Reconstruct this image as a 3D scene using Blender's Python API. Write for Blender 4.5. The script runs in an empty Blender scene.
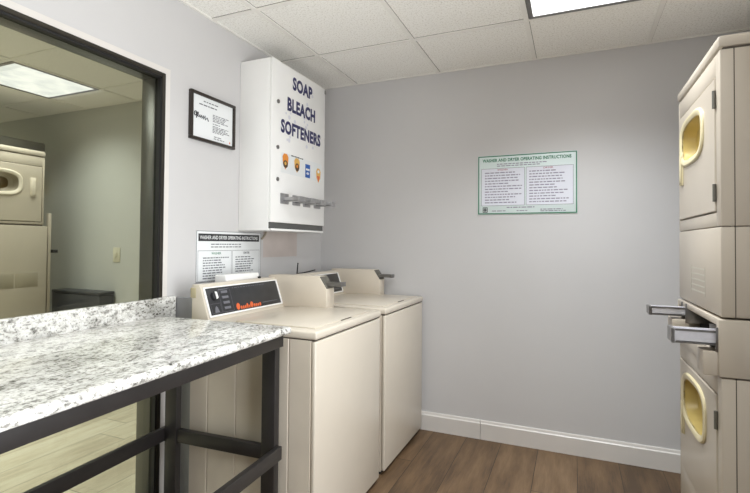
import bpy, bmesh, math, random
from mathutils import Vector, Matrix
random.seed(7)
scene = bpy.context.scene
COL = scene.collection
H = 2.382                      # ceiling height

# ------------------------------------------------------------------ materials
def srgb(r, g, b):
    f = lambda c: ((c/255+0.055)/1.055)**2.4 if c/255 > 0.04045 else c/255/12.92
    return (f(r), f(g), f(b), 1)

class N:
    """tiny node-tree helper"""
    def __init__(s, name):
        s.m = bpy.data.materials.new(name); s.m.use_nodes = True
        s.t = s.m.node_tree; s.b = s.t.nodes['Principled BSDF']; s.out = s.t.nodes['Material Output']
    def n(s, typ, **kw):
        o = s.t.nodes.new(typ)
        for k, v in kw.items():
            if k in o.inputs: o.inputs[k].default_value = v
            else: setattr(o, k, v)
        return o
    def l(s, a, b): s.t.links.new(a, b)
    def coord(s, scale=(1, 1, 1), kind='Object', rot=(0, 0, 0)):
        c = s.n('ShaderNodeTexCoord'); mp = s.n('ShaderNodeMapping')
        mp.inputs['Scale'].default_value = scale; mp.inputs['Rotation'].default_value = rot
        s.l(c.outputs[kind], mp.inputs['Vector']); return mp.outputs['Vector']
    def noise(s, vec, scale, detail=4, rough=.55):
        o = s.n('ShaderNodeTexNoise', Scale=scale, Detail=detail, Roughness=rough); s.l(vec, o.inputs['Vector']); return o.outputs['Fac']
    def ramp(s, fac, stops, interp='LINEAR'):
        r = s.n('ShaderNodeValToRGB'); cr = r.color_ramp; cr.interpolation = interp
        while len(cr.elements) < len(stops): cr.elements.new(.5)
        for e, (p, c) in zip(cr.elements, stops): e.position = p; e.color = c
        s.l(fac, r.inputs['Fac']); return r.outputs['Color']
    def mix(s, fac, a, b, mode='MIX'):
        o = s.n('ShaderNodeMix', data_type='RGBA', blend_type=mode)
        for i, v in ((0, fac), (6, a), (7, b)):
            if hasattr(v, 'links'): s.l(v, o.inputs[i])
            else: o.inputs[i].default_value = v
        return o.outputs[2]
    def bump(s, h, strength=.2, dist=.002):
        o = s.n('ShaderNodeBump', Strength=strength, Distance=dist); s.l(h, o.inputs['Height']); s.l(o.outputs['Normal'], s.b.inputs['Normal'])

def paint(name, col, rough=.5, var=.04, scale=6, metal=0, bump=.0, coat=0):
    k = N(name); v = k.coord()
    f = k.noise(v, scale)
    c2 = tuple(min(1, c*(1-var*2)) for c in col[:3])+(1,)
    k.l(k.ramp(f, [(.3, c2), (.7, col)]), k.b.inputs['Base Color'])
    k.b.inputs['Roughness'].default_value = rough; k.b.inputs['Metallic'].default_value = metal
    k.b.inputs['Coat Weight'].default_value = coat
    if bump: k.bump(k.noise(v, 240, 2), bump, .001)
    return k.m

M = {}
M['wall'] = paint('wall paint', srgb(206, 204, 203), .55, .012, 3, bump=.10)
M['white_trim'] = paint('white trim paint', srgb(222, 217, 211), .4, .02)
M['wall_adj'] = paint('adjoining wall paint', srgb(196, 196, 190), .6, .015, 3, bump=.1)
M['grey_strip'] = paint('grey vinyl strip', srgb(158, 158, 159), .5, .05)
M['patch'] = paint('unpainted wall patch', srgb(208, 197, 191), .7, .05, 9)
M['almond'] = paint('almond enamel', srgb(208, 198, 182), .32, .025, 4, coat=.2)
M['almond_side'] = paint('almond side enamel', srgb(216, 205, 188), .38, .04, 5)
M['stack'] = paint('stack enamel', srgb(185, 174, 158), .35, .03, 4, coat=.15)
M['cream'] = paint('cream plastic', srgb(216, 203, 164), .35, .06, 9)
M['cream_d'] = paint('cream bowl plastic', srgb(196, 172, 102), .4, .08, 9)
M['white_metal'] = paint('white enamel', srgb(246, 245, 242), .3, .012, 4, coat=.2)
M['black'] = paint('black powder coat', srgb(44, 41, 40), .42, .12, 14)
M['panel'] = paint('dark control panel', srgb(52, 52, 54), .35, .15, 20)
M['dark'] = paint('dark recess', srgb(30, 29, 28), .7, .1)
M['hinge_tan'] = paint('tan plastic', srgb(186, 174, 142), .5)
M['slot'] = paint('grey slot', srgb(92, 92, 90), .5, .1)
M['seam'] = paint('dark machine seam', srgb(86, 78, 68), .8, .1)  # dark brown strips along the machine joints
M['bronze'] = paint('bronze window frame', srgb(66, 62, 56), .28, .08, 10, metal=.55)
M['bronze_light'] = paint('satin bronze inner frame', srgb(104, 103, 98), .3, .06, 10, metal=.6)
M['gasket'] = paint('black glazing gasket', srgb(18, 17, 16), .6, .1)
M['steel'] = paint('chromed steel', srgb(236, 235, 240), .22, .06, 30, metal=.4)
M['steel_dull'] = paint('dull steel', srgb(150, 148, 146), .33, .1, 30, metal=.9)
M['paper'] = paint('sign paper', srgb(236, 238, 238), .35, .01)
M['field'] = paint('pale lavender field', srgb(228, 229, 238), .35, .01)
M['paper_g'] = paint('pale green sign', srgb(218, 230, 228), .35, .01)
M['green'] = paint('green ink', srgb(62, 128, 98), .4, .05)
M['ink'] = paint('black ink', srgb(42, 42, 46), .5, .05)
M['ink_g'] = paint('grey ink', srgb(112, 112, 118), .5, .05)
M['ink_l'] = paint('faded violet ink', srgb(150, 144, 160), .5, .05)
M['ink_r'] = paint('red ink', srgb(166, 78, 84), .5, .05)
M['navy'] = paint('navy lettering', srgb(44, 44, 96), .4, .08)
M['ghost'] = paint('pale lavender tint', srgb(224, 224, 232), .4, .03)
M['orange'] = paint('orange sticker', srgb(240, 150, 60), .4, .06)
M['yellow'] = paint('yellow sticker', srgb(236, 186, 96), .4, .06)
M['blue'] = paint('blue sticker', srgb(34, 92, 176), .4, .06)
M['brown_ink'] = paint('brown sticker ink', srgb(92, 66, 42), .4, .06)
M['red_logo'] = paint('orange red print', srgb(222, 104, 56), .4, .06)
M['frame_wood'] = paint('dark picture frame', srgb(48, 40, 34), .35, .15, 20)
M['plate'] = paint('ivory wall plate', srgb(212, 207, 184), .4, .02)
M['grey_bin'] = paint('dark grey plastic', srgb(70, 70, 72), .5, .08)
M['steel_mid'] = paint('satin steel', srgb(182, 181, 182), .3, .1, 30, metal=.7)
M['plate_tan'] = paint('tan coin plate', srgb(168, 158, 140), .4, .04)
M['slab'] = paint('grey machine housing', srgb(100, 97, 88), .5, .06)
M['window_dark'] = paint('dark door glass', srgb(98, 78, 42), .35, .1)
M['grid'] = paint('ceiling grid enamel', srgb(243, 240, 233), .5, .02)
M['grid_shadow'] = paint('painted grid shadow', srgb(140, 134, 124), .8, .05)  # shadow line beside the grid tees, put into the colour

# clear tinted glass: transmits with a warm green-grey tint, reflects by fresnel
k = N('tinted glass'); k.t.nodes.remove(k.b)
tr = k.n('ShaderNodeBsdfTransparent', Color=(.79, .80, .735, 1)); gl = k.n('ShaderNodeBsdfGlossy', Roughness=.02)
lw = k.n('ShaderNodeFresnel', IOR=1.45); mx = k.n('ShaderNodeMixShader')
ge = k.n('ShaderNodeNewGeometry'); mb_ = k.n('ShaderNodeMath', operation='SUBTRACT'); mb_.inputs[0].default_value = 1; k.l(ge.outputs['Backfacing'], mb_.inputs[1])
mm = k.n('ShaderNodeMath', operation='MULTIPLY'); k.l(lw.outputs[0], mm.inputs[0]); k.l(mb_.outputs[0], mm.inputs[1]); k.l(mm.outputs[0], mx.inputs[0]); k.l(tr.outputs[0], mx.inputs[1]); k.l(gl.outputs[0], mx.inputs[2]); k.l(mx.outputs[0], k.out.inputs['Surface'])
M['glass'] = k.m

# acoustic tile
k = N('acoustic ceiling tile'); v = k.coord()
a = k.noise(v, 110, 4, .75); b = k.noise(v, 45, 3)
base = k.ramp(a, [(.30, srgb(206, 201, 190)), (.50, srgb(250, 248, 242))])
k.l(base, k.b.inputs['Base Color']); k.b.inputs['Roughness'].default_value = .9; k.bump(k.mix(.5, a, b), .35, .003)
M['tile'] = k.m

# plank floor: planks run along y
def plank(name, dark, mid, light, offx):
    k = N(name); c = k.n('ShaderNodeTexCoord'); sep = k.n('ShaderNodeSeparateXYZ'); k.l(c.outputs['Object'], sep.inputs[0])
    def math_(op, a, b=None, b2=None):
        o = k.n('ShaderNodeMath', operation=op)
        for i, q in enumerate((a, b, b2)):
            if q is None: continue
            if hasattr(q, 'links'): k.l(q, o.inputs[i])
            else: o.inputs[i].default_value = q
        return o.outputs[0]
    W = .2155
    xs = math_('DIVIDE', math_('SUBTRACT', sep.outputs[0], offx), W)
    row = math_('FLOOR', xs)
    wn = k.n('ShaderNodeTexWhiteNoise', noise_dimensions='1D'); k.l(row, wn.inputs['W'])
    ys = math_('ADD', math_('DIVIDE', sep.outputs[1], 1.25), math_('MULTIPLY', wn.outputs['Value'], 5))
    seg = math_('FLOOR', ys)
    cb = k.n('ShaderNodeCombineXYZ'); k.l(row, cb.inputs[0]); k.l(seg, cb.inputs[1])
    wn2 = k.n('ShaderNodeTexWhiteNoise', noise_dimensions='3D'); k.l(cb.outputs[0], wn2.inputs['Vector'])
    # grain, shifted per plank
    mp = k.n('ShaderNodeMapping'); mp.inputs['Scale'].default_value = (9, 1.3, 1)
    va = k.n('ShaderNodeVectorMath', operation='ADD'); sc = k.n('ShaderNodeVectorMath', operation='SCALE'); sc.inputs['Scale'].default_value = 7
    k.l(wn2.outputs['Color'], sc.inputs[0]); k.l(c.outputs['Object'], mp.inputs['Vector']); k.l(mp.outputs[0], va.inputs[0]); k.l(sc.outputs[0], va.inputs[1])
    g1 = k.noise(va.outputs[0], 2.2, 6, .6); 
    mp2 = k.n('ShaderNodeMapping'); mp2.inputs['Scale'].default_value = (60, 3, 1); k.l(va.outputs[0], mp2.inputs['Vector'])
    mp2.inputs['Scale'].default_value = (9, 2, 1)
    g2 = k.noise(mp2.outputs[0], 3, 5, .7)
    f = math_('ADD', math_('MULTIPLY', g1, .62), math_('ADD', math_('MULTIPLY', g2, .30), math_('MULTIPLY', wn2.outputs['Value'], .24)))
    col = k.ramp(f, [(.42, dark), (.58, mid), (.78, light)])
    fx = math_('FRACT', xs); fy = math_('FRACT', ys)
    ex = math_('MINIMUM', fx, math_('SUBTRACT', 1, fx)); ey = math_('MINIMUM', fy, math_('SUBTRACT', 1, fy))
    line = math_('MAXIMUM', math_('LESS_THAN', ex, .008), math_('LESS_THAN', ey, .0018))
    col = k.mix(line, col, tuple(c*.45 for c in dark[:3])+(1,))
    k.l(col, k.b.inputs['Base Color']); k.b.inputs['Roughness'].default_value = .5
    k.bump(g2, .08, .001)
    return k.m
M['floor'] = plank('brown plank floor', srgb(76, 58, 40), srgb(104, 81, 57), srgb(128, 104, 77), 1.09)
M['floor_adj'] = plank('pale plank floor', srgb(196, 184, 160), srgb(222, 212, 188), srgb(236, 228, 208), .0)

# granite
k = N('speckled granite'); v = k.coord((1, 1, 1)); vs = k.coord((1, .6, 1))
n1 = k.noise(vs, 7, 5, .65); n2 = k.noise(vs, 58, 5, .72); n3 = k.noise(v, 130, 3, .6)
c1 = k.ramp(n1, [(.34, srgb(186, 185, 180)), (.54, srgb(240, 239, 235))])
c2 = k.ramp(n2, [(.36, srgb(150, 148, 145)), (.47, srgb(240, 239, 236)), (.60, srgb(255, 255, 255))])
vo = k.n('ShaderNodeTexVoronoi', Scale=150.0); k.l(vs, vo.inputs['Vector'])
wv = k.n('ShaderNodeSeparateColor'); k.l(vo.outputs['Color'], wv.inputs[0])
sp = k.ramp(wv.outputs[0], [(.0, srgb(128, 124, 120)), (.07, srgb(176, 172, 166)), (.14, srgb(255, 255, 255))], 'CONSTANT')
clus = k.ramp(n1, [(.40, (1, 1, 1, 1)), (.62, (.15, .15, .15, 1))])
cc = k.mix(1.0, c1, c2, 'MULTIPLY'); cc2 = k.mix(clus, cc, k.mix(1.0, cc, sp, 'MULTIPLY'))
c3 = k.ramp(n3, [(.34, srgb(140, 134, 128)), (.44, (1, 1, 1, 1))])
k.l(k.mix(.75, cc2, c3, 'MULTIPLY'), k.b.inputs['Base Color'])
k.b.inputs['Roughness'].default_value = .16; k.b.inputs['Coat Weight'].default_value = .3
M['granite'] = k.m

# lit lens of a ceiling light (prismatic, gently uneven)
def lens(name, strength):
    k = N(name); v = k.coord(); f = k.noise(v, 7, 2)
    col = k.ramp(f, [(.35, (.78, .80, .82, 1)), (.6, (1, 1, 1, 1))])
    em = k.n('ShaderNodeEmission', Strength=strength); k.l(col, em.inputs['Color']); k.l(em.outputs[0], k.out.inputs['Surface'])
    return k.m
M['lens'] = lens('lit lens', 3.0)
M['lens_adj'] = lens('lit lens of adjoining room', 1.45)

# ------------------------------------------------------------------ mesh helpers
class MB:
    def __init__(s): s.bm = bmesh.new()
    def box(s, lo, hi, bev=0, seg=2):
        r = bmesh.ops.create_cube(s.bm, size=1); vs = r['verts']
        for v in vs:
            v.co = Vector([(lo[i]+hi[i])/2+v.co[i]*(hi[i]-lo[i]) for i in range(3)])
        if bev:
            es = list({e for v in vs for e in v.link_edges})
            bmesh.ops.bevel(s.bm, geom=es, offset=bev, segments=seg, affect='EDGES', profile=.5)
        return s
    def prism(s, pts, axis, a0, a1, bev=0):
        def P(p, a):
            return {'x': (a, p[0], p[1]), 'y': (p[0], a, p[1]), 'z': (p[0], p[1], a)}[axis]
        A = [s.bm.verts.new(P(p, a0)) for p in pts]; B = [s.bm.verts.new(P(p, a1)) for p in pts]
        n = len(pts); fs = [s.bm.faces.new(A), s.bm.faces.new(B[::-1])]
        for i in range(n): fs.append(s.bm.faces.new((A[i], B[i], B[(i+1) % n], A[(i+1) % n])))
        bmesh.ops.recalc_face_normals(s.bm, faces=fs)
        if bev:
            es = list({e for f in fs for e in f.edges})
            bmesh.ops.bevel(s.bm, geom=es, offset=bev, segments=2, affect='EDGES', profile=.5)
        return s
    def loft(s, loops, cap0=True, cap1=True, closed=False):
        L = [[s.bm.verts.new(p) for p in lp] for lp in loops]; n = len(L[0]); fs = []
        pairs = list(zip(L, L[1:])) + ([(L[-1], L[0])] if closed else [])
        for a, b in pairs:
            for i in range(n): fs.append(s.bm.faces.new((a[i], a[(i+1) % n], b[(i+1) % n], b[i])))
        if cap0 and not closed: fs.append(s.bm.faces.new(L[0][::-1]))
        if cap1 and not closed: fs.append(s.bm.faces.new(L[-1]))
        bmesh.ops.recalc_face_normals(s.bm, faces=fs)
        return s
    def cyl(s, p0, p1, r, seg=20, r2=None):
        p0, p1 = Vector(p0), Vector(p1); d = (p1-p0).normalized()
        u = d.orthogonal().normalized(); w = d.cross(u); r2 = r if r2 is None else r2
        ring = lambda p, q: [p+(u*math.cos(t)+w*math.sin(t))*q for t in [2*math.pi*i/seg for i in range(seg)]]
        return s.loft([ring(p0, r), ring(p1, r2)])
    def tube(s, path, r, seg=8):
        path = [Vector(p) for p in path]; loops = []; prev = None
        for i, p in enumerate(path):
            d = (path[min(i+1, len(path)-1)]-path[max(i-1, 0)]).normalized()
            u = d.orthogonal().normalized() if prev is None else (prev-d*prev.dot(d)).normalized()
            prev = u; w = d.cross(u)
            loops.append([p+(u*math.cos(t)+w*math.sin(t))*r for t in [2*math.pi*j/seg for j in range(seg)]])
        return s.loft(loops)
    def build(s, name, mat, parent=None, smooth=35, kind=None, label=None):
        me = bpy.data.meshes.new(name); s.bm.to_mesh(me); s.bm.free()
        me.materials.append(mat)
        if smooth:
            me.shade_smooth(); me.set_sharp_from_angle(angle=math.radians(smooth))
        o = bpy.data.objects.new(name, me); COL.objects.link(o)
        if parent: o.parent = parent
        if kind: o['kind'] = kind
        if label: o['label'] = label
        return o

def thing(name, label, cat, loc=(0, 0, 0), rz=0, group=None):
    o = bpy.data.objects.new(name, None); COL.objects.link(o); o.empty_display_size = .1
    o.location = loc; o.rotation_euler = (0, 0, rz); o['label'] = label; o['category'] = cat
    if group: o['group'] = group
    return o
def tag(o, label, cat, group=None):
    o['label'] = label; o['category'] = cat
    if group: o['group'] = group
    return o

ROT = {'+x': Matrix(((0, 0, 1), (1, 0, 0), (0, 1, 0))), '-y': Matrix(((1, 0, 0), (0, 0, -1), (0, 1, 0)))}
def text_mesh(name, body, mat, parent, frame, w, h, bold=.0, ext=.0004, label=None):
    """lettering as real mesh fitted to width w and cap height h; frame = 4x4 (origin bottom-left, local x right, y up)"""
    cu = bpy.data.curves.new('t', 'FONT'); cu.body = body; cu.size = 1; cu.extrude = .01; cu.offset = bold; cu.resolution_u = 3; cu.space_character = 1+bold*1.6
    to = bpy.data.objects.new('t', cu); COL.objects.link(to)
    dg = bpy.context.evaluated_depsgraph_get(); dg.update()
    me = bpy.data.meshes.new_from_object(to.evaluated_get(dg)); bpy.data.objects.remove(to)
    xs = [v.co.x for v in me.vertices]; ys = [v.co.y for v in me.vertices]
    x0, x1, y0, y1 = min(xs), max(xs), min(ys), max(ys)
    for v in me.vertices:
        v.co = frame @ Vector(((v.co.x-x0)/(x1-x0)*w, (v.co.y-y0)/(y1-y0)*h, ext if v.co.z > 0 else 0))
    me.materials.clear(); me.materials.append(mat)
    o = bpy.data.objects.new(name, me); COL.objects.link(o); o.parent = parent
    if label: o['label'] = label
    return o
def frame_at(face, origin):
    return Matrix.Translation(Vector(origin)) @ ROT[face].to_4x4()
def body_lines(frame, cols, mb=None, t=.0004):
    """rows of illegible small print as word-long dashes; cols = list of (x0, x1, ytop, ybottom, rows, height)"""
    mb = mb or MB()
    for (x0, x1, yt, yb, rows, hh) in cols:
        for r in range(rows):
            y = yt+(yb-yt)*r/max(1, rows-1); x = x0; end = x0+(x1-x0)*random.uniform(.62, 1)
            while x < end-.004:
                w = random.uniform(.008, .03); w = min(w, end-x)
                P = [frame @ Vector(q) for q in ((x, y-hh/2, t), (x+w, y-hh/2, t), (x+w, y+hh/2, t), (x, y+hh/2, t))]
                mb.bm.faces.new([mb.bm.verts.new(p) for p in P]); x += w+.005
    return mb
def small_print(parent, frame, cols, mat, t=.0005):
    for c in cols: body_lines(frame, [c], t=t).build('small_print', mat, parent, smooth=0)
def flat_rects(frame, rects, t=.0003):
    mb = MB()
    for (x0, y0, x1, y1) in rects:
        P = [frame @ Vector(q) for q in ((x0, y0, t), (x1, y0, t), (x1, y1, t), (x0, y1, t))]
        mb.bm.faces.new([mb.bm.verts.new(p) for p in P])
    return mb
def flat_poly(frame, polys, t=.0003):
    mb = MB()
    for pl in polys: mb.bm.faces.new([mb.bm.verts.new(frame @ Vector((p[0], p[1], t))) for p in pl])
    return mb
def border(x0, y0, x1, y1, w): return [(x0, y0, x1, y0+w), (x0, y1-w, x1, y1), (x0, y0+w, x0+w, y1-w), (x1-w, y0+w, x1, y1-w)]

# ------------------------------------------------------------------ the setting
XR, YF, XA, YA = 2.96, -5.0, -4.6, -.31       # right wall, front wall, adjoining far wall, adjoining back wall
WT = .115                                      # thickness of the wall with the window
WY0, WY1, WZ = -3.3, -1.445, 2.002            # window opening
MB().box((-WT/2, YF, -.05), (XR, .0, 0)).build('floor', M['floor'], kind='structure')
MB().box((XA, YF, -.05), (-WT/2, YA, 0)).build('floor', M['floor_adj'], kind='structure')
MB().box((-WT/2, YF, H), (XR, 0, H+.05)).build('ceiling', M['tile'], kind='structure')
MB().box((XA, YF, H), (-WT/2, YA, H+.05)).build('ceiling', M['tile'], kind='structure')
MB().box((-WT, 0, -.05), (XR+.1, .1, H+.05)).build('wall_back', M['wall'], kind='structure')
MB().box((XR, YF, -.05), (XR+.1, 0, H+.05)).build('wall_right', M['wall'], kind='structure')
MB().box((XA-.1, YF-.1, -.05), (XR+.1, YF, H+.05)).build('wall_front', M['wall'], kind='structure')
w = MB()
w.box((-WT, WY1+.012, 0), (0, 0, H)).box((-WT, YF, 0), (0, WY0-.012, H)).box((-WT, WY0-.012, WZ+.012), (0, WY1+.012, H))
w.build('wall_left', M['wall'], kind='structure', smooth=0)
MB().box((XA, YA, -.05), (-WT, YA+.1, H+.05)).build('wall_adjoining_back', M['wall_adj'], kind='structure')
MB().box((XA-.1, YF, -.05), (XA, YA+.1, H+.05)).build('wall_adjoining_left', M['wall_adj'], kind='structure')

# wall marks under the vending box: a bare patch and a brighter repainted field
MB().box((0, -.70, 1.145), (.0006, -.33, 1.305)).build('trim_1', M['patch'], kind='structure', smooth=0)
MB().box((0.0005, -1.379, .0), (.152, -1.362, .976), .001).build('trim_2', M['grey_strip'], kind='structure', smooth=0)

# baseboards on the back wall (two lengths, joint visible)
def baseboard(x0, x1, name):
    prof = [(0, 0), (0, .118), (-.006, .118), (-.009, .112), (-.010, .104), (-.016, .098), (-.016, 0)]
    MB().prism(prof, 'x', x0, x1).build(name, M['white_trim'], kind='structure', smooth=25)
baseboard(0, 1.1745, 'baseboard_back'); baseboard(1.177, XR, 'baseboard_back')
MB().box((.0, -1.36, 0), (.014, -.02, .115), .003).build('baseboard_left', M['white_trim'], kind='structure')

# suspended-ceiling grid
def grid(name, xs, ys, x0, x1, y0, y1, dark=True):
    g = MB(); sh = MB(); hw = .0115
    for x in xs: g.box((x-hw, y0, H-.006), (x+hw, y1, H+.001))
    for y in ys: g.box((x0, y-hw, H-.0058), (x1, y+hw, H+.001))
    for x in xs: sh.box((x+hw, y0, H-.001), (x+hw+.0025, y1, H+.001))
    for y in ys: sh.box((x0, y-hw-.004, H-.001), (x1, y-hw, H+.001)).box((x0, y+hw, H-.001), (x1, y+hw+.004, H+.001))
    # wall angle
    g.box((x0, y0, H-.005), (x0+.014, y1, H+.001)).box((x1-.014, y0, H-.005), (x1, y1, H+.001)).box((x0, y1-.014, H-.005), (x1, y1, H+.001))
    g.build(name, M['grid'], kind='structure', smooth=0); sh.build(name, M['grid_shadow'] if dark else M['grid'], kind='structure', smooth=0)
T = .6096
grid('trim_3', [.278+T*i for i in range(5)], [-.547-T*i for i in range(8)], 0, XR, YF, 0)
grid('trim_4', [-1.555-T*i for i in range(5)]+[-1.555+T, -1.555+2*T], [-.625-T*i for i in range(7)], XA, -WT, YF, YA, False)

# window: bronze storefront frame, glass, white casing bead
fr = MB(); fo = MB(); F = .019
def wbar(y0, y1, z0, z1, b=.004): fr.box((-.036, y0, z0), (.006, y1, z1), b); fo.box((-WT-.004, y0-(.004 if y1 == WY1 else 0), z0), (-.0365, y1, z1), .002)
wbar(WY1-F, WY1, 0, WZ); wbar(WY0, WY0+F, 0, WZ); wbar(WY0+F, WY1-F, WZ-F, WZ); wbar(WY0+F, WY1-F, 0, .05)
win = fr.build('window_1', M['bronze'], kind='structure'); fo.build('outer_frame', M['bronze_light'], win)
gk = MB(); gx0, gx1 = -.030, .002; g0, g1 = WY0+F, WY1-F
gk.box((gx0, g1-.009, .05), (gx1, g1, WZ-F)).box((gx0, g0, .05), (gx1, g0+.012, WZ-F)).box((gx0, g0, WZ-F-.009), (gx1, g1, WZ-F)).box((gx0, g0, .05), (gx1, g1, .062))
gk.build('glazing_gasket', M['gasket'], win, smooth=0)
MB().box((-.020, g0+.004, .054), (-.014, g1-.004, WZ-F-.004)).build('window_glass', M['glass'], win, smooth=0)
cs = MB(); b0 = .026
cs.box((0, WY1, 0), (.003, WY1+b0, WZ+b0)).box((0, WY0-b0, WZ), (.003, WY1, WZ+b0))
cs.build('trim_5', M['white_trim'], kind='structure', smooth=0)

# ------------------------------------------------------------------ ceiling lights
def ceiling_light(x0, y0, size, label, mat):
    t = thing('ceiling_light', label, 'ceiling light', (x0+size/2, y0+size/2, H-.0005), 0, 'square ceiling lights')
    h = size/2; f = MB(); z = -.008
    for a in ((-h, -h, h, -h+.022), (-h, h-.022, h, h), (-h, -h+.022, -h+.022, h-.022), (h-.022, -h+.022, h, h-.022)):
        f.box((a[0], a[1], z), (a[2], a[3], .0), .002)
    f.build('frame', M['steel_dull'], t)
    MB().box((-h+.02, -h+.02, -.004), (h-.02, h-.02, -.0005)).build('diffuser', mat, t, smooth=0)
    return t
ceiling_light(1.512, -1.157, .598, 'lit square ceiling light above the laundry room, cut by the top of the picture', M['lens'])
ceiling_light(-2.155, -1.215, .59, 'lit square ceiling light seen through the window in the next room', M['lens_adj'])
# area lights at ceiling height: the two lit panels, plus added unseen fill lamps
def lamp(x, y, p, size=.54, z=H-.012, spread=150):
    L = bpy.data.lights.new('panel_and_fill_lamp', 'AREA'); L.energy = p; L.size = size; L.color = (.905, .955, 1); L.spread = math.radians(spread)
    o = bpy.data.objects.new('panel_and_fill_lamp', L); COL.objects.link(o); o.location = (x, y, z)
    return o
lamp(1.811, -.858, 13.5, .54, H-.010, 118)       # the lit panel in view
lamp(1.4, -1.8, 12.5); lamp(1.5, -3.6, 10)  # unseen fill lamps added to brighten the laundry room
lamp(-1.86, -.92, 13, .54, H-.010, 120)        # the lit panel next door
lamp(-1.85, -3.35, 34); lamp(-3.1, -2.1, 24); lamp(-.9, -2.4, 18)  # unseen fill lamps added to brighten the room next door
def add_uplight(loc, rot, w, h, p):                  # added fill light near the camera, aimed up to brighten the ceiling
    L = bpy.data.lights.new('fill_uplight', 'AREA'); L.shape = 'RECTANGLE'; L.size = w; L.size_y = h; L.energy = p; L.color = (.96, .975, 1); L.spread = math.radians(105)
    o = bpy.data.objects.new('fill_uplight', L); COL.objects.link(o); o.location = loc; o.rotation_euler = rot
add_uplight((1.2, -2.9, .62), (math.radians(150), 0, 0), .5, .5, 7.5)
L = bpy.data.lights.new('side_fill', 'AREA'); L.shape = 'RECTANGLE'; L.size = 1.9; L.size_y = 1.1; L.energy = 33; L.color = (.93, .965, 1); L.spread = math.radians(115)  # added fill light at the right wall, where no doorway is built
o = bpy.data.objects.new('side_fill', L); COL.objects.link(o); o.location = (XR-.01, -2.4, 1.15); o.rotation_euler = (0, math.radians(90), 0)

# ------------------------------------------------------------------ folding table with granite top
tb = thing('folding_table', 'long speckled granite table on a black steel frame under the window', 'table', (0, -1.493, 0), math.radians(2.7))
TL = 2.15
top = MB()
# half-bullnose front edge
pr = [(.030, .876), (.690, .876)]
for i in range(9):
    a = -math.pi/2+math.pi*i/8; pr.append((.690+.0145*math.cos(a), .8905+.0145*math.sin(a)))
pr += [(.030, .905)]
top.prism(pr, 'y', -TL, 0)
top.build('tabletop', M['granite'], tb, smooth=40)
MB().box((.010, -TL, .876), (.030, .108, .984), .004).build('backsplash', M['granite'], tb)
B = M['black']
MB().box((.645, -TL+.01, .825), (.669, .002, .8755), .002).build('apron', B, tb)
MB().box((.085, -TL+.01, .825), (.105, -.02, .8755), .002).build('apron', B, tb)
for y in (-.06, -TL+.02): MB().box((.105, y, .825), (.645, y+.04, .8755), .002).build('apron', B, tb)
for y in (-.020, -1.08, -TL+.03):
    MB().box((.585, y, 0), (.6448, y+.034, .825), .002).build('leg', B, tb)
    MB().box((.098, y, 0), (.160, y+.030, .825), .002).build('leg', B, tb)
    MB().box((.160, y+.004, .378), (.585, y+.030, .432), .002).build('stretcher', B, tb)
MB().box((.6448, -TL+.01, .384), (.667, .002, .436), .002).build('stretcher', B, tb)
MB().box((.078, -TL+.01, .376), (.098, .012, .432), .002).build('stretcher', B, tb)

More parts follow.
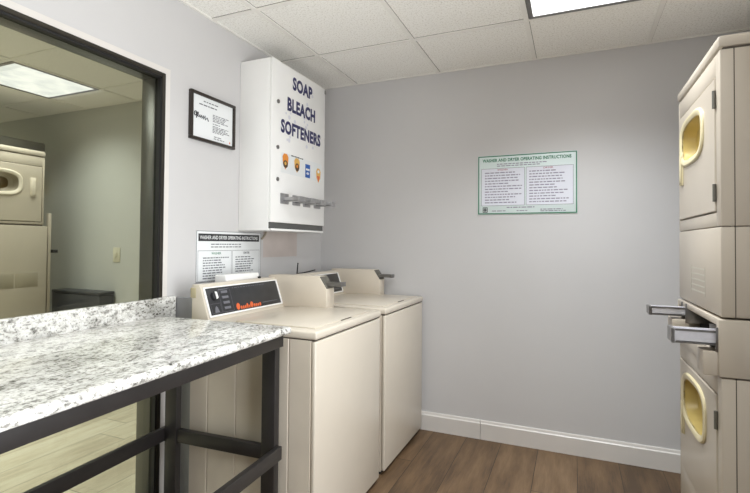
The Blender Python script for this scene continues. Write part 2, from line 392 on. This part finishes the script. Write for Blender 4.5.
# ------------------------------------------------------------------ washers
def washer(y0, label, cover):
    t = thing('washing_machine', label, 'washing machine', (.16, y0, 0), 0, 'top loading washing machines')
    W, D, Z = .665, .634, .849          # local: x 0..D out from the wall, y 0..W
    A, S = M['almond'], M['almond_side']
    MB().box((.03, .012, 0), (D-.028, W-.012, .02)).build('base', M['dark'], t)
    # cabinet with pressed grooves on its sides
    g = []
    for gx in (.098, .249, .512): g += [(gx-.004, 0), (gx, .004), (gx+.004, 0)]
    prof = [(0, 0)]+g+[(D-.022, 0), (D-.022, W)]+[(x, W-y) for x, y in reversed(g)]+[(0, W)]
    MB().prism(prof, 'z', .018, Z).build('cabinet', S, t, smooth=20)
    fp = MB().box((D-.021, .002, .022), (D, W-.002, Z-.002), .008, 3); fp.build('front_panel', A, t)
    MB().box((.0, .004, Z), (D-.006, W-.004, Z+.005)).build('seam', M['seam'], t, smooth=0)
    # top
    MB().box((-.002, 0, Z+.004), (D+.004, W, Z+.037), .009, 3).build('top', A, t)
    ld = MB().box((.20, .055, Z+.0365), (D-.035, W-.055, Z+.0425), .0025)
    lid = ld.build('lid', A, t)
    MB().box((D-.036, W/2-.05, Z+.037), (D-.031, W/2+.05, Z+.041), .001).build('lid_grip', M['seam'], lid)
    # console
    zb, zt = Z+.0365, 1.044
    pr = [(-.004, zb), (.098, zb), (.090, zb+.012), (.044, zt-.014), (.034, zt), (-.004, zt)]
    con = MB().prism(pr, 'y', .006, W-.006, .002).build('console', A, t)
    # sloped black control panel on the console face
    p0, p1 = Vector((.090, 0, zb+.012)), Vector((.044, 0, zt-.014)); up = (p1-p0); L = up.length; up.normalize()
    nrm = Vector((up.z, 0, -up.x))
    R4 = Matrix(((0, up.x, nrm.x), (1, 0, 0), (0, up.z, nrm.z))).to_4x4()
    fr_ = Matrix.Translation(p0) @ R4
    def slab(fr, x0, v0, x1, v1, th, z0=0):
        m = MB(); m.box((x0, v0, z0), (x1, v1, z0+th), min(.0015, th*.4))
        m.bm.transform(fr); return m
    rim = MB()
    for r in ((.016, .002, .57, .010), (.016, L-.006, .57, L), (.016, .010, .026, L-.006), (.56, .010, .57, L-.006)):
        rim.box((r[0], r[1], 0), (r[2], r[3], .006), .0015)
    rim.bm.transform(fr_); rim.build('panel_rim', M['white_metal'], con)
    pn = slab(fr_, .026, .010, .56, L-.006, .003).build('control_panel', M['panel'], con)
    f2 = fr_ @ Matrix.Translation((0, 0, .0032))
    # dial with white pointer cap
    d = MB().cyl((.070, L*.68, .0), (.070, L*.68, .012), .020, 24, .017); d.bm.transform(f2); d.build('dial', M['ink'], con)
    d = MB().prism([(.070, L*.56), (.082, L*.60), (.080, L*.80), (.068, L*.82)], 'z', .012, .016, .001); d.bm.transform(f2); d.build('dial_pointer', M['white_metal'], con)
    for i in range(4):
        b_ = MB().box((.118, L*(.20+.18*i), 0), (.160, L*(.20+.18*i)+.012, .004), .001); b_.bm.transform(f2)
        b_.build('button', M['ink_g'], con)
    mk = flat_rects(f2, border(.105, .016, .182, L*.90, .0015)+border(.038, .016, .100, L*.44, .0012)+[(.108+.0, L*.86, .17, L*.88)], .0006)
    mk.build('panel_outline', M['ink_g'], con, smooth=0)
    mk = flat_poly(f2, [[(.055, L*.14), (.085, L*.14), (.078, L*.30), (.070, L*.36), (.062, L*.30)]], .0006)
    mk.build('panel_symbol', M['ink_g'], con, smooth=0)
    # orange wordmark (unreadable script) along the panel's foot
    polys = []; x = .20
    for (wd, hh) in ((.026, .034), (.013, .018), (.013, .017), (.013, .018), (.015, .026), (.010, .016), (.024, .030), (.013, .018), (.013, .017), (.013, .017), (.014, .020)):
        polys.append([(x+wd/2+wd/2*math.cos(q*.5236)+.10*(hh/2*math.sin(q*.5236)), .014+hh/2+hh/2*math.sin(q*.5236)) for q in range(12)]); x += wd+.002
    flat_poly(f2, polys, .0006).build('wordmark', M['red_logo'], con, smooth=0)
    flat_rects(f2, [(.40, .028, .53, .031)], .0006).build('fine_print', M['ink_g'], con, smooth=0)
    body_lines(f2, [(.20, .54, L*.88, L*.88, 1, .003)], t=.0006).build('fine_print', M['ink_g'], con, smooth=0)
    if cover:
        MB().box((-.085, .235, 1.0), (-.012, .50, 1.072), .008, 3).build('rear_cover', M['white_metal'], t, label='white plastic cover behind the console')
        MB().box((.008, .455, zt-.001), (.022, .470, zt+.010), .003).build('console_screw', M['dark'], con)
    MB().box((-.012, .004, .985), (.02, .03, 1.03), .003).build('hinge', M['hinge_tan'], t)
    # coin meter: deep box with chamfered front at the far end of the console
    y1 = .572
    pr = [(-.004, zb), (.362, zb), (.362, .988), (.316, 1.056), (-.004, 1.056)]
    cb = MB().prism(pr, 'y', y1, y1+.088, .003).build('coin_meter', S, t)
    pd = MB(); e0, e1 = Vector((.362, 0, .988)), Vector((.316, 0, 1.056)); q = (e1-e0); QL = q.length; q.normalize()
    nn = Vector((q.z, 0, -q.x)); f3 = Matrix.Translation(e0) @ Matrix(((0, q.x, nn.x), (1, 0, 0), (0, q.z, nn.z))).to_4x4()
    pd.box((y1+.006, .004, 0), (y1+.082, QL-.004, .005), .001); pd.bm.transform(f3); pd.build('coin_plate', M['slab'], cb)
    sl = MB().box((.32, y1+.020, 1.006), (.438, y1+.070, 1.013), .002)
    sl.box((.32, y1+.020, 1.013), (.438, y1+.026, 1.026), .001).box((.32, y1+.064, 1.013), (.438, y1+.070, 1.026), .001).box((.430, y1+.018, 1.004), (.442, y1+.072, 1.028), .003)
    sl.build('coin_slide', M['steel_dull'], cb)
    return t
washer(-1.428, 'almond top loading washing machine beside the granite table end', True)
washer(-.696, 'almond top loading washing machine in the corner against the grey back wall', False)

# ------------------------------------------------------------------ stacked dryers
def sup(cy, cz, a, b, n, N_, power=3.2, skew=0):
    out = []
    for i in range(N_):
        t = 2*math.pi*(i+.5)/N_; c, s = math.cos(t), math.sin(t)
        r = (abs(c)**power+abs(s)**power)**(-1/power)
        out.append((cy+a*r*c, cz+b*r*s))
    return out
def rectloop(cy, cz, y0, y1, z0, z1, N_):
    out = []
    for i in range(N_):
        t = 2*math.pi*(i+.5)/N_; c, s = math.cos(t), math.sin(t)
        k1 = ((y1-cy) if c > 0 else (cy-y0))/max(abs(c), 1e-9); k2 = ((z1-cz) if s > 0 else (cz-z0))/max(abs(s), 1e-9)
        k = min(k1, k2); out.append([cy+k*c, cz+k*s])
    for (yy, zz) in ((y0, z0), (y0, z1), (y1, z0), (y1, z1)):      # snap nearest sample onto each corner
        j = min(range(N_), key=lambda i: (out[i][0]-yy)**2+(out[i][1]-zz)**2); out[j] = [yy, zz]
    return [tuple(p) for p in out]

def dryer_door(t, X, sx, y0, y1, z0, z1, cy, cz, a, b, hy, hz, hinge_z, mat, ring='cream', well_m='cream_d', hm='cream'):
    """door slab with a bowl-shaped window well; X(d) gives the x at depth d behind the front (negative = proud)"""
    Nn = 64; well = sup(cy, cz, a-.026, b-.024, 0, Nn)
    P = lambda lp, d: [(X(d), p[0], p[1]) for p in lp]
    rl = rectloop(cy, cz, y0, y1, z0, z1, Nn); ri = rectloop(cy, cz, y0+.003, y1-.003, z0+.003, z1-.003, Nn)
    m = MB().loft([P(well, .020), P(well, -.003), P(ri, -.003), P(rl, 0), P(rl, .020)], closed=True)
    dr = m.build('door', mat, t, smooth=30)
    o1 = sup(cy, cz, a, b, 0, Nn); o2 = sup(cy, cz, a-.005, b-.005, 0, Nn); o3 = sup(cy, cz, a-.020, b-.018, 0, Nn); o4 = sup(cy, cz, a-.028, b-.026, 0, Nn)
    MB().loft([P(o1, -.003), P(o1, -.007), P(o2, -.011), P(o3, -.011), P(o4, -.006), P(o4, .0), P(o1, -.001)], closed=False, cap0=False, cap1=False).build('window_ring', M[ring], dr)
    o5 = sup(cy, cz, a-.040, b-.036, 0, Nn); o6 = sup(cy-.012, cz, a-.056, b-.048, 0, Nn)
    MB().loft([P(o4, -.005), P(o4, .010), P(o5, .044), P(o6, .054)], cap0=False, cap1=False).build('window_well', M[well_m], dr)
    MB().loft([P(o6, .054), P(o6, .058)]).build('window_glass', M['window_dark'], dr)
    xa, xb = sorted((X(-.003), X(-.008))); xc, xd = sorted((X(-.008), X(-.013))); xe, xf = sorted((X(-.003), X(-.028)))
    h = MB().box((xa, hy-.020, hz-.085), (xb, hy+.020, hz+.060), .002)
    h.box((xc, hy-.016, hz-.085), (xd, hy+.016, hz-.068), .004).box(sorted((X(-.009), X(-.013)))[0:1]+[hy-.016, hz-.082], sorted((X(-.009), X(-.013)))[1:]+[hy+.016, hz+.052], .003)
    h.build('handle', M[hm], dr)
    for z in hinge_z:
        xg, xh = sorted((X(-.008), X(.004)))
        MB().cyl((X(-.005), y0-.004, z-.03), (X(-.005), y0-.004, z+.03), .006, 10).build('hinge', M['slab'], dr)
    return dr

def stack(xf, sx, y0, y1, label, slides, grp):
    """two dryers one above the other; sx=+1: body runs to +x from the front plane xf, -1: to -x"""
    t = thing('stacked_dryer', label, 'dryer', (xf, (y0+y1)/2, 0), 0, grp)
    cyy = (y0+y1)/2; A = M['stack']; Y0, Y1 = y0-cyy, y1-cyy
    X = lambda d: sx*d
    def bx(m, d0, d1, ya, yb, z0, z1, bev=0):
        a, b = sorted((X(d0), X(d1))); return m.box((a, ya, z0), (b, yb, z1), bev)
    D = .76; fd = .038
    # bodies behind the front frames
    bx(MB(), .1005, D, Y0+.0005, Y1-.0005, .03, .800, .002).build('lower_cabinet', A, t)
    bx(MB(), .1005, D, Y0+.0005, Y1-.0005, .996, 1.893, .002).build('upper_cabinet', A, t)
    bx(MB(), .03, D-.02, Y0+.02, Y1-.02, 0, .03).build('plinth', M['dark'], t)
    bx(MB(), .010, D, Y0+.004, Y1-.004, 1.888, 1.896).build('cap_seam', M['seam'], t, smooth=0)
    # top cap, soft front edge
    bx(MB(), -.006, D, Y0-.004, Y1+.004, 1.8945, 1.936, .012).build('top_cap', A, t)
    def fframe(z0, z1, da, db, dz0, dz1, name):
        m = MB(); g = .004; fd = .100
        bx(m, 0, fd, Y0, da-g, z0, z1, .004); bx(m, 0, fd, db+g, Y1, z0, z1, .004)
        bx(m, .0005, fd, da-.006, db+.006, z0, dz0-g, .003); bx(m, .0005, fd, da-.006, db+.006, dz1+g, z1, .003)
        m.build(name, A, t)
    da, db = Y0+.055, Y1-.020
    if slides:
        fframe(1.300, 1.8885, da, db, 1.352, 1.810, 'upper_front_frame')
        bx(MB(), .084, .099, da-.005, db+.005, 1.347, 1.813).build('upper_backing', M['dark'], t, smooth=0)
        cy = Y0+.392-(0 if slides else .085)
        dryer_door(t, X, sx, da, db, 1.352, 1.810, cy, 1.672, .198, .102, Y1-.088, 1.585, (1.735, 1.415), A)
        bx(MB(), -.001, .100, Y0, Y1, .998, 1.2985, .007).build('service_panel', A, t)
        bx(MB(), .006, .03, Y0+.006, Y1-.006, 1.29, 1.305).build('seam', M['seam'], t, smooth=0)
        pl = MB()
        for i in range(5): bx(pl, -.0016, -.001, Y0+.20, Y0+.42, 1.055+.022*i, 1.060+.022*i)
        for yy in (Y0+.20, Y0+.416): bx(pl, -.0016, -.001, yy, yy+.004, 1.045, 1.155)
        pl.build('data_plate', paint('faint plate print', srgb(190, 186, 172), .5), t, smooth=0)
        # control band
        if True:
            m = MB(); z0, z1 = .802, .992
            bx(m, -.008, .09, Y0-.003, Y0+.030, z0, z1, .006); bx(m, -.008, .09, Y1-.030, Y1+.003, z0, z1, .006)
            bx(m, -.008, .09, Y0+.02, Y1-.02, .968, z1, .005); bx(m, -.008, .09, Y0+.02, Y1-.02, z0, .872, .005)
            bx(m, .09, D, Y0-.003, Y1+.003, z0, z1, .004)
            band = m.build('control_band', A, t)
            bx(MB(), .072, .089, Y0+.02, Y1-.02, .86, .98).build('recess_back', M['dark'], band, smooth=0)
            for (yc, zc, tip, hh) in ((Y0+.045, .928, .128, .023), (Y0+.505, .954, .135, .017)):
                s_ = MB()
                bx(s_, -.014, .07, yc-.042, yc-.036, zc-.045, zc+.036, .001)           # upright mount plates
                bx(s_, -.014, .07, yc+.036, yc+.042, zc-.045, zc+.036, .001)
                bx(s_, .060, .07, yc-.040, yc+.040, zc-.045, zc-.030, .001)
                mp_ = s_.build('coin_mount', M['steel_dull'], band)
                s_ = MB()
                bx(s_, -tip, .05, yc-.034, yc+.034, zc-hh, zc-hh+.008, .002)            # tongue tray
                bx(s_, -tip, .05, yc-.034, yc-.029, zc-hh, zc+hh-.002, .001); bx(s_, -tip, .05, yc+.029, yc+.034, zc-hh, zc+hh-.002, .001)
                sl_ = s_.build('coin_slide', M['steel'], mp_, smooth=0)
                s_ = MB(); bx(s_, -tip-.012, -tip, yc-.037, yc+.037, zc-hh-.003, zc+hh+.001, .002)
                bx(s_, -tip, .01, yc-.036, yc-.034, zc+hh-.006, zc+hh+.001, .0005); bx(s_, -tip, .01, yc-.036, yc-.034, zc-hh-.002, zc-hh+.004, .0005)
                s_.build('slide_rim', M['steel_dull'], mp_, smooth=0)
            v = MB(); bx(v, -.050, 0, Y0+.004, Y0+.098, .804, .884, .004); v.build('coin_vault', A, band)
            v = MB(); bx(v, -.060, 0, Y0+.465, Y0+.575, .868, .922, .004); v.build('coin_vault', A, band)
            v = MB(); bx(v, -.0095, -.006, Y0+.10, Y0+.175, .815, .872); v.build('vault_recess_shade', M['dark'], band)  # flat dark plate, its colour stands for shade in a recess
        # lower dryer front and door
        fframe(.035, .798, da, db, .262, .728, 'lower_front_frame')
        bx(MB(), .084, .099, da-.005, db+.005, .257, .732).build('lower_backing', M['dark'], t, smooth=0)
        dryer_door(t, X, sx, da, db, .262, .728, Y0+.380, .590, .200, .110, Y1-.092, .500, (.645, .33), A)
    else:
        fframe(1.362, 1.8885, da, db, 1.384, 1.812, 'upper_front_frame')
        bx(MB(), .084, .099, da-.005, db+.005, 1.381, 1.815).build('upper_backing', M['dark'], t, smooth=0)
        dryer_door(t, X, sx, da, db, 1.384, 1.812, Y0+.307, 1.666, .195, .098, Y1-.088, 1.66, (1.735, 1.45), A, 'almond_side', 'plate_tan', 'almond_side')
        bx(MB(), -.010, .100, Y0-.004, Y1+.024, .03, 1.350, .006).build('lower_front_panel', A, t)
        bx(MB(), .006, .03, Y0+.006, Y1-.006, 1.345, 1.366).build('seam', M['seam'], t, smooth=0)
        for yc, ww in ((Y0+.28, .17), (Y0+.54, .08)):
            bx(MB(), -.0115, -.010, yc-ww, yc+ww, .88, .99, .0005).build('coin_plate', M['plate_tan'], t)
        bx(MB(), .060, .100, Y0+.02, Y1-.02, .996, 1.0, 0).build('panel_joint', M['seam'], t, smooth=0)
    # side panel seam strips
    for yy, nm in ((Y0, 'near'), (Y1, 'far')):
        bx(MB(), fd-.0005, fd+.0025, yy-.0002 if yy < 0 else yy-.003, yy+.003 if yy < 0 else yy+.0002, .04, .80).build('side_seam', M['seam'], t, smooth=0)
        bx(MB(), fd-.0005, fd+.0025, yy-.0002 if yy < 0 else yy-.003, yy+.003 if yy < 0 else yy+.0002, 1.0, 1.888).build('side_seam', M['seam'], t, smooth=0)
    return t
stack(2.166, 1, -1.150, -.495, 'almond stacked coin dryers at the right edge with open coin slides', True, 'stacked dryers')
s2 = stack(-2.12, -1, -1.330, -.668, 'stacked dryers in the next room seen through the window glass', False, 'stacked dryers')
# rear housing on top, and support post, of the stack next door
MB().box((-.60, -.36, 1.936), (-.30, .52, 2.066), .02, 3).build('rear_housing', M['slab'], s2, label='grey raised rear housing')
MB().box((-.04, .374, .60), (-.012, .398, 1.455), .003).build('support_post', M['stack'], s2)
MB().box((-.05, .40, 1.14), (.01, .44, 1.165), .003).build('hose_clip', M['dark'], s2)

# ------------------------------------------------------------------ soap vending box
vb = thing('vending_machine', 'white wall mounted vending box lettered SOAP BLEACH SOFTENERS', 'vending machine', (0, -.928, 1.300))
O = Vector((0, -.928, 1.300)); BW, BH, BD = .588, .945, .215
def L_(x, y, z): return (x-O.x, y-O.y, z-O.z)
cab = MB().box((.0005, 0, .0), (BD-.016, BW, BH), .003).build('cabinet', M['white_metal'], vb)
m = MB()
m.box((BD-.0155, .002, .046), (BD, BW-.002, BH), .004)
door_ = m.build('front_door', M['white_metal'], vb)
MB().box((BD-.06, .010, .0), (BD-.0005, BW-.010, .012), .002).build('tray_lip', M['white_metal'], vb)
MB().box((BD-.0155, .004, .012), (BD-.010, BW-.004, .046)).build('delivery_slot', M['slot'], vb, smooth=0)
for (y, z) in ((-.872, 2.016), (-.872, 1.762), (-.870, 1.585)):
    c = L_(BD, y, z); MB().cyl(c, (c[0]+.006, c[1], c[2]), .011, 16).build('lock', M['steel_dull'], door_)
c = L_(BD, -.352, 2.225); MB().box((c[0]-.012, c[1], c[2]-.012), (c[0]+.004, c[1]+.016, c[2]+.012), .002).build('hinge', M['steel_dull'], door_)
E_ = .0006
def word(s, ya, yb, z0, z1):
    text_mesh('lettering', s, M['navy'], door_, frame_at('+x', L_(BD+E_, ya, z0)), yb-ya, z1-z0, bold=.045, label='navy block word '+s)
# small pale lavender discs scattered behind the words
gh = []
for i in range(22):
    yy, zz, r = random.uniform(-.80, -.45), random.uniform(1.80, 2.17), random.uniform(.006, .015)
    gh.append([(yy+r*math.cos(q*.5236), zz+r*math.sin(q*.5236)) for q in range(12)])
fg = frame_at('+x', L_(BD, 0, 0))
for i, g in enumerate(gh): flat_poly(fg, [g], .0002+.000012*i).build('pale_disc', M['ghost'], door_, smooth=0)
word('SOAP', -.728, -.508, 2.125, 2.203)
word('BLEACH', -.780, -.472, 1.990, 2.070)
word('SOFTENERS', -.842, -.402, 1.852, 1.930)
# small marks: one line of print, then four product stickers
body_lines(frame_at('+x', L_(BD, 0, 0)), [(-.735, -.58, 1.739, 1.739, 1, .006)], t=.0005).build('fine_print', M['ink'], door_, smooth=0)
fx = frame_at('+x', L_(BD, 0, 0))
def disc(y, z, a, b, n=16): return [(y+a*math.cos(2*math.pi*i/n), z+b*math.sin(2*math.pi*i/n)) for i in range(n)]
def shield(y, z, w, h): return [(y-w, z+h*.6), (y-w*.5, z+h), (y+w*.5, z+h), (y+w, z+h*.6), (y+w*.85, z-h*.3), (y, z-h), (y-w*.85, z-h*.3)]
st = MB().box(L_(BD-.001, -.835, 1.628), L_(BD+.0004, -.385, 1.742)).build('sticker_backing', M['paper'], door_, smooth=0)
def sticker(polys_mats):
    base = None
    for i, (pl, mt) in enumerate(polys_mats):
        o = flat_poly(fx, [pl], .0006+.0003*i).build('sticker' if base is None else 'sticker_print', mt, base or door_, smooth=0)
        base = base or o
sticker([(shield(-.793, 1.694, .030, .045), M['orange']), (disc(-.793, 1.680, .024, .022), M['brown_ink']), (disc(-.793, 1.684, .011, .010), M['yellow'])])
sticker([(shield(-.673, 1.690, .030, .043), M['yellow']), (disc(-.671, 1.680, .022, .024), M['brown_ink']), (disc(-.672, 1.686, .010, .010), M['orange'])])
sticker([([(-.581, 1.634), (-.525, 1.634), (-.525, 1.716), (-.581, 1.716)], M['blue']), ([(-.574, 1.678), (-.532, 1.678), (-.532, 1.690), (-.574, 1.690)], M['paper']), (disc(-.553, 1.660, .016, .008), M['ghost'])])
sticker([(shield(-.423, 1.664, .028, .046), M['yellow']), ([(-.442, 1.662), (-.404, 1.662), (-.423, 1.622)], M['red_logo']), (disc(-.423, 1.690, .014, .010), M['paper'])])
# four coin slides
for y in (-.802, -.680, -.565, -.440):
    cy_, cz_ = y-O.y, 1.482-O.z
    pl = MB().box((BD, cy_-.040, cz_-.030), (BD+.006, cy_+.040, cz_+.030), .003).build('coin_plate', M['steel_mid'], door_)
    m = MB().box((BD+.006, cy_-.024, cz_-.016), (BD+.112, cy_+.024, cz_-.009), .002)
    m.box((BD+.006, cy_-.024, cz_-.016), (BD+.112, cy_-.019, cz_+.006), .001).box((BD+.006, cy_+.019, cz_-.016), (BD+.112, cy_+.024, cz_+.006), .001)
    m.box((BD+.109, cy_-.028, cz_-.020), (BD+.121, cy_+.028, cz_+.010), .003)
    m.build('coin_slide', M['steel_mid'], pl)
MB().tube([L_(.02, -.70, 1.300), L_(.02, -.704, 1.285), L_(.014, -.72, 1.262), L_(.008, -.728, 1.255)], .006).build('mounting_strap', M['plate_tan'], vb)

# ------------------------------------------------------------------ signs and certificate
# sign on the left wall
sg = thing('instruction_sign', 'white washer and dryer instruction sign with black header, behind the washers', 'sign', (.0, -1.243, 1.031), 0, 'washer and dryer instruction signs')
MB().box((.0005, 0, 0), (.004, .513, .260), .001).build('sign_panel', M['paper'], sg)
fs = frame_at('+x', (.004, 0, 0))
hb = flat_rects(fs, [(.012, .208, .497, .246)], .0004).build('header_bar', M['ink'], sg, smooth=0)
text_mesh('lettering', 'WASHER AND DRYER OPERATING INSTRUCTIONS', M['paper'], hb, fs @ Matrix.Translation((.022, .2175, .0006)), .460, .019, bold=.012)
flat_rects(fs, border(.010, -.0+.004, .258, .160, .002)+border(.264, .004, .500, .160, .002)+border(.0, .0, .513, .260, .0025), .0004).build('ruled_boxes', M['ink_g'], sg, smooth=0)
text_mesh('lettering', 'WASHER', M['green'], sg, fs @ Matrix.Translation((.105, .139, .0004)), .07, .012, bold=.01)
text_mesh('lettering', 'DRYER', M['ink'], sg, fs @ Matrix.Translation((.358, .139, .0004)), .052, .012, bold=.01)
small_print(sg, fs, [(.10, .41, .192, .178, 2, .005), (.045, .245, .122, .018, 9, .0055), (.290, .485, .122, .018, 9, .0055)], M['ink_g'], .0005)

# sign on the back wall
sg = thing('instruction_sign', 'white washer and dryer instruction sign with green border on the bare back wall', 'sign', (1.152, 0, 1.424), 0, 'washer and dryer instruction signs')
PW, PH = .588, .375
MB().box((0, -.004, 0), (PW, -.0005, PH), .001).build('sign_panel', M['paper_g'], sg)
fs = frame_at('-y', (0, -.004, 0))
flat_rects(fs, [(.022, .055, .288, .292), (.296, .055, .566, .292)], .0003).build('text_field', M['field'], sg, smooth=0)
flat_rects(fs, border(.002, .002, PW-.002, PH-.002, .0065), .0004).build('border', M['green'], sg, smooth=0)
flat_rects(fs, border(.022, .055, .288, .292, .002)+border(.296, .055, .566, .292, .002), .0005).build('ruled_boxes', M['ink_g'], sg, smooth=0)
text_mesh('lettering', 'WASHER AND DRYER OPERATING INSTRUCTIONS', M['green'], sg, fs @ Matrix.Translation((.030, .333, .0005)), .525, .021, bold=.035)
text_mesh('lettering', 'WASHER', M['ink_r'], sg, fs @ Matrix.Translation((.122, .277, .0006)), .065, .010, bold=.008)
text_mesh('lettering', 'DRYER', M['ink_r'], sg, fs @ Matrix.Translation((.398, .277, .0006)), .055, .010, bold=.008)
small_print(sg, fs, [(.12, .44, .318, .306, 2, .0055), (.045, .275, .264, .075, 12, .0065), (.315, .55, .264, .075, 12, .0065), (.18, .39, .043, .043, 1, .006), (.09, .20, .022, .022, 1, .005), (.24, .34, .022, .022, 1, .005), (.38, .53, .028, .018, 2, .005)], M['ink_l'], .0007)
em = flat_rects(fs, border(.032, .012, .062, .046, .004)+[(.041, .018, .046, .040), (.048, .018, .053, .040), (.036, .027, .058, .031)], .0007).build('emblem', M['ink'], sg, smooth=0)

# framed certificate
ct = thing('framed_certificate', 'white certificate in a thin dark frame beside the window', 'picture', (0, -1.305, 1.738))
CW, CH = .320, .240
fm = MB()
for a in ((0, 0, CW, .015), (0, CH-.015, CW, CH), (0, .015, .015, CH-.015), (CW-.015, .015, CW, CH-.015)): fm.box((.0005, a[0], a[1]), (.020, a[2], a[3]), .002)
fm.build('frame', M['frame_wood'], ct)
MB().box((.002, .012, .012), (.010, CW-.012, CH-.012)).build('certificate', M['paper'], ct, smooth=0)
fs = frame_at('+x', (.010, 0, 0))
small_print(ct, fs, [(.09, .23, .203, .203, 1, .005), (.06, .26, .184, .184, 1, .006), (.155, .285, .150, .118, 5, .004), (.155, .215, .104, .104, 1, .004), (.155, .285, .092, .062, 5, .004), (.165, .25, .040, .030, 2, .004)], M['ink_g'], .0005)
# unreadable script mark
pts = [(0, .0), (.006, .03), (.012, .032), (.010, .014), (.004, .012), (.018, .010), (.022, .022), (.026, .008), (.034, .022), (.036, .006), (.046, .022), (.048, .006), (.058, .024), (.060, .004), (.072, .018), (.082, .002)]
MB().tube([fs @ Vector((.042+p[0], .108+p[1]-p[0]*.02, .0015)) for p in pts], .0022, 6).build('script_mark', M['ink'], ct)
MB().tube([fs @ Vector((.036+.012*math.cos(q*.6)*(1-q*.05), .128+.014*math.sin(q*.6)*(1-q*.05), .0015)) for q in range(14)], .0024, 6).build('emblem', M['ink'], ct)
flat_poly(fs, [disc(.285, .030, .004, .006)], .0006).build('seal', M['red_logo'], ct, smooth=0)

# bent wire standing up behind the washers
wr = MB().tube([(.09, -.50, .001), (.10, -.50, .80), (.11, -.50, 1.0), (.12, -.501, 1.108)], .004)
wr.tube([(.12, -.500, 1.040), (.122, -.44, 1.042), (.124, -.38, 1.047), (.126, -.300, 1.054)], .004)
tag(wr.build('cable', M['dark'], None), 'thin bent black cable sticking up behind the washing machines', 'cable')

# ------------------------------------------------------------------ adjoining room objects
ot = thing('wall_switch', 'ivory wall plate on the far wall seen through the window', 'switch', (-1.752, YA, 1.065))
MB().box((-.040, -.007, 0), (.040, -.0005, .120), .003).build('plate', M['plate'], ot)
MB().box((-.012, -.013, .042), (.012, -.007, .080), .002).build('rocker', M['plate'], ot)
bn = thing('storage_bin', 'low dark grey box against the far wall seen through the window', 'bin', (-1.99, -.39, 0))
m = MB(); m.box((-.35, -.065, 0), (.235, .065, .800), .006); m.build('body', M['grey_bin'], bn)
MB().box((-.352, -.067, .8005), (.237, .067, .826), .004).build('lid', M['grey_bin'], bn)

# ------------------------------------------------------------------ world, camera
wd = bpy.data.worlds.new('world'); scene.world = wd; wd.use_nodes = True
wd.node_tree.nodes['Background'].inputs[0].default_value = (.8, .82, .85, 1); wd.node_tree.nodes['Background'].inputs[1].default_value = .3

f, cyp, yaw, pitch, roll = 465.19, 234.83, .4034, .0194, .0080
fwd = Vector((-math.sin(yaw), math.cos(yaw), 0)); right = Vector((math.cos(yaw), math.sin(yaw), 0)); up = Vector((0, 0, 1))
f2 = fwd*math.cos(pitch)+up*math.sin(pitch); u2 = up*math.cos(pitch)-fwd*math.sin(pitch)
r3 = right*math.cos(roll)+u2*math.sin(roll); u3 = u2*math.cos(roll)-right*math.sin(roll)
cam = bpy.data.cameras.new('camera'); co = bpy.data.objects.new('camera', cam); COL.objects.link(co)
mw = Matrix((r3, u3, -f2)).transposed().to_4x4(); mw.translation = Vector((1.7182, -3.0118, 1.2318)); co.matrix_world = mw
cam.sensor_fit = 'HORIZONTAL'; cam.sensor_width = 36; cam.lens = f*36/750; cam.shift_y = -(493/2-cyp)/750; cam.clip_start = .02
scene.camera = co

vs = scene.view_settings
vs.view_transform = 'Standard'; vs.look = 'None'; vs.gamma = 1; vs.use_curve_mapping = False; vs.exposure = 0.06
